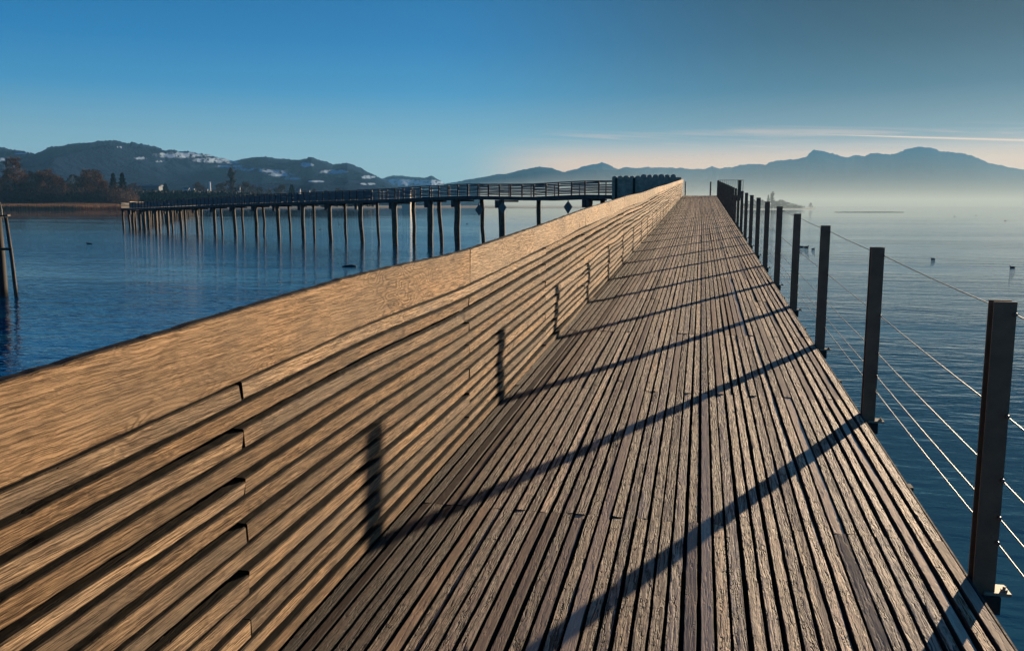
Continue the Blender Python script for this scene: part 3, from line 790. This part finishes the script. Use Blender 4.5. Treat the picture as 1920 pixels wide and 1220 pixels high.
def hillmat(name, a, b_, snow=(.36, .46, .55)):
    mt, t, b = material(name, .95); oc = t.add('ShaderNodeTexCoord').outputs['Object']
    nz = t.noise(oc, .004, 6, .6); nf = t.noise(oc, .03, 4, .6)
    c = t.mix(t.rng(nz, .4, .6), (*a, 1), (*b_, 1)); c = t.mix(t.math('MULTIPLY', nf, .4), c, (*[x*.4 for x in a], 1))
    sn = t.add('ShaderNodeAttribute', attribute_name='snow').outputs['Fac']
    sn = t.rng(t.math('ADD', sn, t.math('MULTIPLY', t.math('SUBTRACT', t.noise(oc, .012, 5, .65), .5), 1.0)), .18, .60, 0, 1, True)
    sn = t.math('MULTIPLY', sn, t.rng(t.add('ShaderNodeAttribute', attribute_name='snow').outputs['Fac'], .02, .12))
    c = t.mix(sn, c, (*snow, 1)); t.set(b.inputs['Base Color'], c); b.inputs['Specular IOR Level'].default_value = 0.
    bp = t.add('ShaderNodeBump', {'Height': t.noise(oc, .02, 6, .7), 'Strength': .9, 'Distance': 25.}); t.set(b.inputs['Normal'], bp)
    return mt
M_hillL = hillmat('wooded_hill', (.010, .022, .050), (.020, .040, .082))
M_hillR = hillmat('mountain_rock', (.018, .028, .042), (.03, .042, .055))
ridgeL = [(-260, 300), (-150, 270), (-60, 268), (0, 276), (30, 282), (65, 288), (100, 275), (135, 270), (170, 266), (205, 263.5), (240, 268), (262, 269), (290, 274), (310, 280), (350, 284), (380, 288), (410, 296), (440, 302), (470, 296), (490, 293), (520, 297), (560, 300), (583, 294), (600, 300), (625, 308), (650, 305), (670, 313), (700, 327), (718, 336), (745, 350), (790, 372), (830, 384)]
snowL = [(345, 291, 50, 9, .62), (405, 300, 45, 8, .6), (265, 297, 14, 4, .62), (296, 303, 12, 3.5, .62), (40, 288, 12, 2.5, 1.1), (2, 299, 10, 4, .9), (222, 276, 8, 2, .7), (508, 321, 26, 4, 1.2), (527, 328, 22, 5, 1.3), (548, 335, 14, 3, 1.2), (575, 309, 12, 6, 1.3), (593, 340, 14, 3, 1.1), (625, 322, 26, 6, .65), (690, 332, 12, 5, 1.), (470, 318, 30, 5, .45), (690, 345, 14, 3, .9), (440, 305, 14, 3, .7), (430, 312, 30, 4, .5)]
mountain('hill_range', ridgeL, 3500, 1400, 'dark wooded hills with snow patches beyond the left shore', M_hillL, 2.3, .13, 1000, 130, snowL)
ridgeM = [(640, 384), (690, 352), (712, 336), (740, 329), (770, 331), (795, 334), (808, 329), (825, 338), (836, 346), (870, 356), (930, 384)]
mountain('hill_range', ridgeM, 4600, 3300, 'paler snow dusted hills at the right end of the left range', M_hillL, 5.1, .14, 240, 40, [(745, 342, 40, 9, .9), (800, 343, 34, 8, .9), (715, 338, 10, 4, .8)])
ridgeC = [(760, 372), (810, 352), (850, 342), (880, 337), (900, 333), (950, 325), (985, 317.5), (1008, 313.5), (1030, 315), (1060, 324), (1078, 321), (1095, 319), (1120, 317), (1150, 320), (1180, 322), (1220, 326), (1300, 335), (1400, 350), (1500, 384)]
mountain('mountain', ridgeC, 5600, 3300, 'soft blue mountain ridge beyond the middle of the bridge', M_hillR, 7.7, .02, 300, 40)
ridgeR = [(980, 345), (1040, 330), (1078, 317), (1100, 311), (1114, 308), (1128, 304.5), (1140, 308), (1158, 317), (1175, 312.5), (1190, 315), (1215, 314), (1240, 314), (1270, 315), (1300, 317), (1323, 316), (1335, 311.5), (1348, 316), (1370, 314), (1390, 308.5), (1425, 308), (1435, 310), (1447, 302), (1487, 299), (1512, 296), (1519, 286), (1526, 281.5), (1545, 284), (1570, 291), (1588, 295.5), (1602, 291), (1622, 293), (1637, 287), (1672, 289), (1700, 281), (1725, 275), (1750, 278), (1765, 283), (1810, 289), (1835, 297), (1860, 307), (1905, 316), (1940, 322), (2100, 345), (2300, 365)]
mountain('mountain', ridgeR, 7000, 4300, 'long hazy blue mountain range with two summits above the misty lake at right', M_hillR, 9.2, .03, 620, 50)
def far_land():
    mb = MB(); xs = [x for x in range(-900, 2900, 40)]
    for x in xs:
        d_ = ray(x, 384); d_ = Vector((d_.x, d_.y, 0)).normalized()
        r0 = 1300 if x < 1200 else 4600
        for r in (r0, r0+40, r0*2, 9000): mb.v.append((d_.x*r, d_.y*r, (-.5 if r == r0 else .6))); mb.a.append(0)
    for i in range(len(xs)-1):
        for k in range(3): a = i*4+k; mb.f.append((a, a+4, a+5, a+1))
    return mb
tag(far_land().build('plain', M_land), 'flat land at the foot of the mountains', None, None, 'structure')

# ------------------------------------------------------------------ water birds and driftwood
M_bird = simple('dark_plumage', (.02, .018, .018), .7, .3, 20); M_bill = simple('pale_bill', (.5, .45, .38), .5, .1, 9)
def bird(x, y, L, face, lab, group='ducks on the lake', low=False):
    P = on_water(x, y); o = tag(empty('duck', (P.x, P.y, 0)), lab, 'duck', group); s = L
    fx = RT0*face; up = Vector((0, 0, 1))
    b = MB()
    prof = [(-.52, .13, .01), (-.42, .10, .06), (-.25, .07, .14), (0, .06, .19), (.18, .06, .17), (.30, .07, .11), (.36, .08, .02)]
    if low: prof = [(a_, b_*.8, c*.7) for a_, b_, c in prof]
    b.tube([P+fx*(a_*s)+up*(b_*s) for a_, b_, c in prof], [c*s for a_, b_, c in prof], 10)
    hz = .30 if not low else .17
    nk = P+fx*(.27*s)+up*(.08*s); hd = P+fx*(.36*s)+up*(hz*s)
    b.tube([nk, (nk+hd)/2, hd], [.09*s, .055*s, .05*s], 8)
    hp = [(-.085, .02), (-.06, .065), (0, .085), (.05, .065), (.085, .02)]
    b.tube([hd+fx*(q_*s) for q_, c in hp], [c*s for q_, c in hp], 8)
    b.build('body', M_bird, o, smooth=True)
    b = MB(); b.tube([hd+fx*(.075*s), hd+fx*(.16*s)-up*(.02*s)], [.025*s, .008*s], 6); b.build('bill', M_bill, o)
bird(1502, 463.5, .62, -1, 'left one of the tight pair of dark ducks between the railing posts')
bird(1512, 464, .62, 1, 'right one of the tight pair of dark ducks between the railing posts')
bird(1525, 467, .42, 1, 'small dark duck just right of the tight pair')
bird(1749, 486, .42, -1, 'lone dark duck on open water in the middle right')
bird(1898, 502, .46, -1, 'lone dark duck near the right edge of the photo')
bird(167, 457.5, .75, -1, 'low swimming dark bird on the left water', low=True)
bird(600, 431, .5, 1, 'tiny dark bird between piles, nearer of the two left ones'); bird(572, 416, .5, 1, 'tiny dark bird between piles, farther one at left'); bird(636, 421, .5, -1, 'tiny dark bird on the water right of the other two between piles'); bird(876, 420, .5, 1, 'tiny dark bird on the water between the right hand piles')
bird(1830, 404, .7, 1, 'farthest speck of a bird on the misty water'); bird(1790, 406, .7, -1, 'left speck of a bird on the misty water'); bird(1885, 414, .6, -1, 'speck of a bird far out near the right edge')
P = on_water(655, 500); lg = MB(); lg.tube([P-RT0*.5, P-RT0*.2+Vector((0, 0, .03)), P+RT0*.2+Vector((0, 0, .05)), P+RT0*.5+Vector((0, 0, .02))], [.05, .09, .1, .05], 8)
tag(lg.build('driftwood', M_dark, smooth=True), 'dark driftwood log floating left of the plank fence', 'log')

# ------------------------------------------------------------------ air
def vol(name, dens, col_, g, label):
    mt = bpy.data.materials.new(name); mt.use_nodes = True; n = mt.node_tree.nodes; n.clear()
    o = n.new('ShaderNodeOutputMaterial'); v = n.new('ShaderNodeVolumePrincipled'); v.inputs['Density'].default_value = dens
    v.inputs['Color'].default_value = (*col_, 1); v.inputs['Anisotropy'].default_value = g
    mt.node_tree.links.new(v.outputs[0], o.inputs['Volume']); return mt
HZ = MB(); HZ.box(-7500, 7500, -1200, 8300, -3, 520)
tag(HZ.build('haze', vol('haze_air', 6.0e-5, (.18, .47, .78), .22, '')), 'pale blue haze over the lake and mountains', None, None, 'stuff')
mi = MB()
ps = [(900, 1150), (1250, 560), (1700, 500), (2500, 500)]; qs = [(2500, 5000), (900, 5000)]
poly = []
for x, r in ps+qs:
    d_ = ray(x, 384); d_ = Vector((d_.x, d_.y, 0)).normalized()*r; poly.append((d_.x, d_.y))
n = len(poly)
for z, sc_ in ((.9, 1.), (34, 1.)):
    for (x, y) in poly: mi.v.append((x*sc_, y*sc_, z)); mi.a.append(0)
mi.f.append(tuple(range(n))[::-1]); mi.f.append(tuple(range(n, 2*n)))
for i in range(n): k = (i+1) % n; mi.f.append((i, k, n+k, n+i))
tag(mi.build('mist', vol('mist_air', 7e-4, (.54, .66, .67), .12, '')), 'low bank of pale mist on the far water at right', None, None, 'stuff')

# ------------------------------------------------------------------ render settings
S.view_settings.view_transform = 'Standard'; S.view_settings.look = 'None'; S.view_settings.exposure = EXPO; S.view_settings.gamma = 1
S.cycles.use_denoising = True; S.cycles.denoiser = 'OPENIMAGEDENOISE'; S.cycles.denoising_prefilter = 'ACCURATE'
S.cycles.max_bounces = 6; S.cycles.volume_bounces = 1; S.cycles.diffuse_bounces = 3; S.cycles.glossy_bounces = 3
S.cycles.sample_clamp_indirect = 6
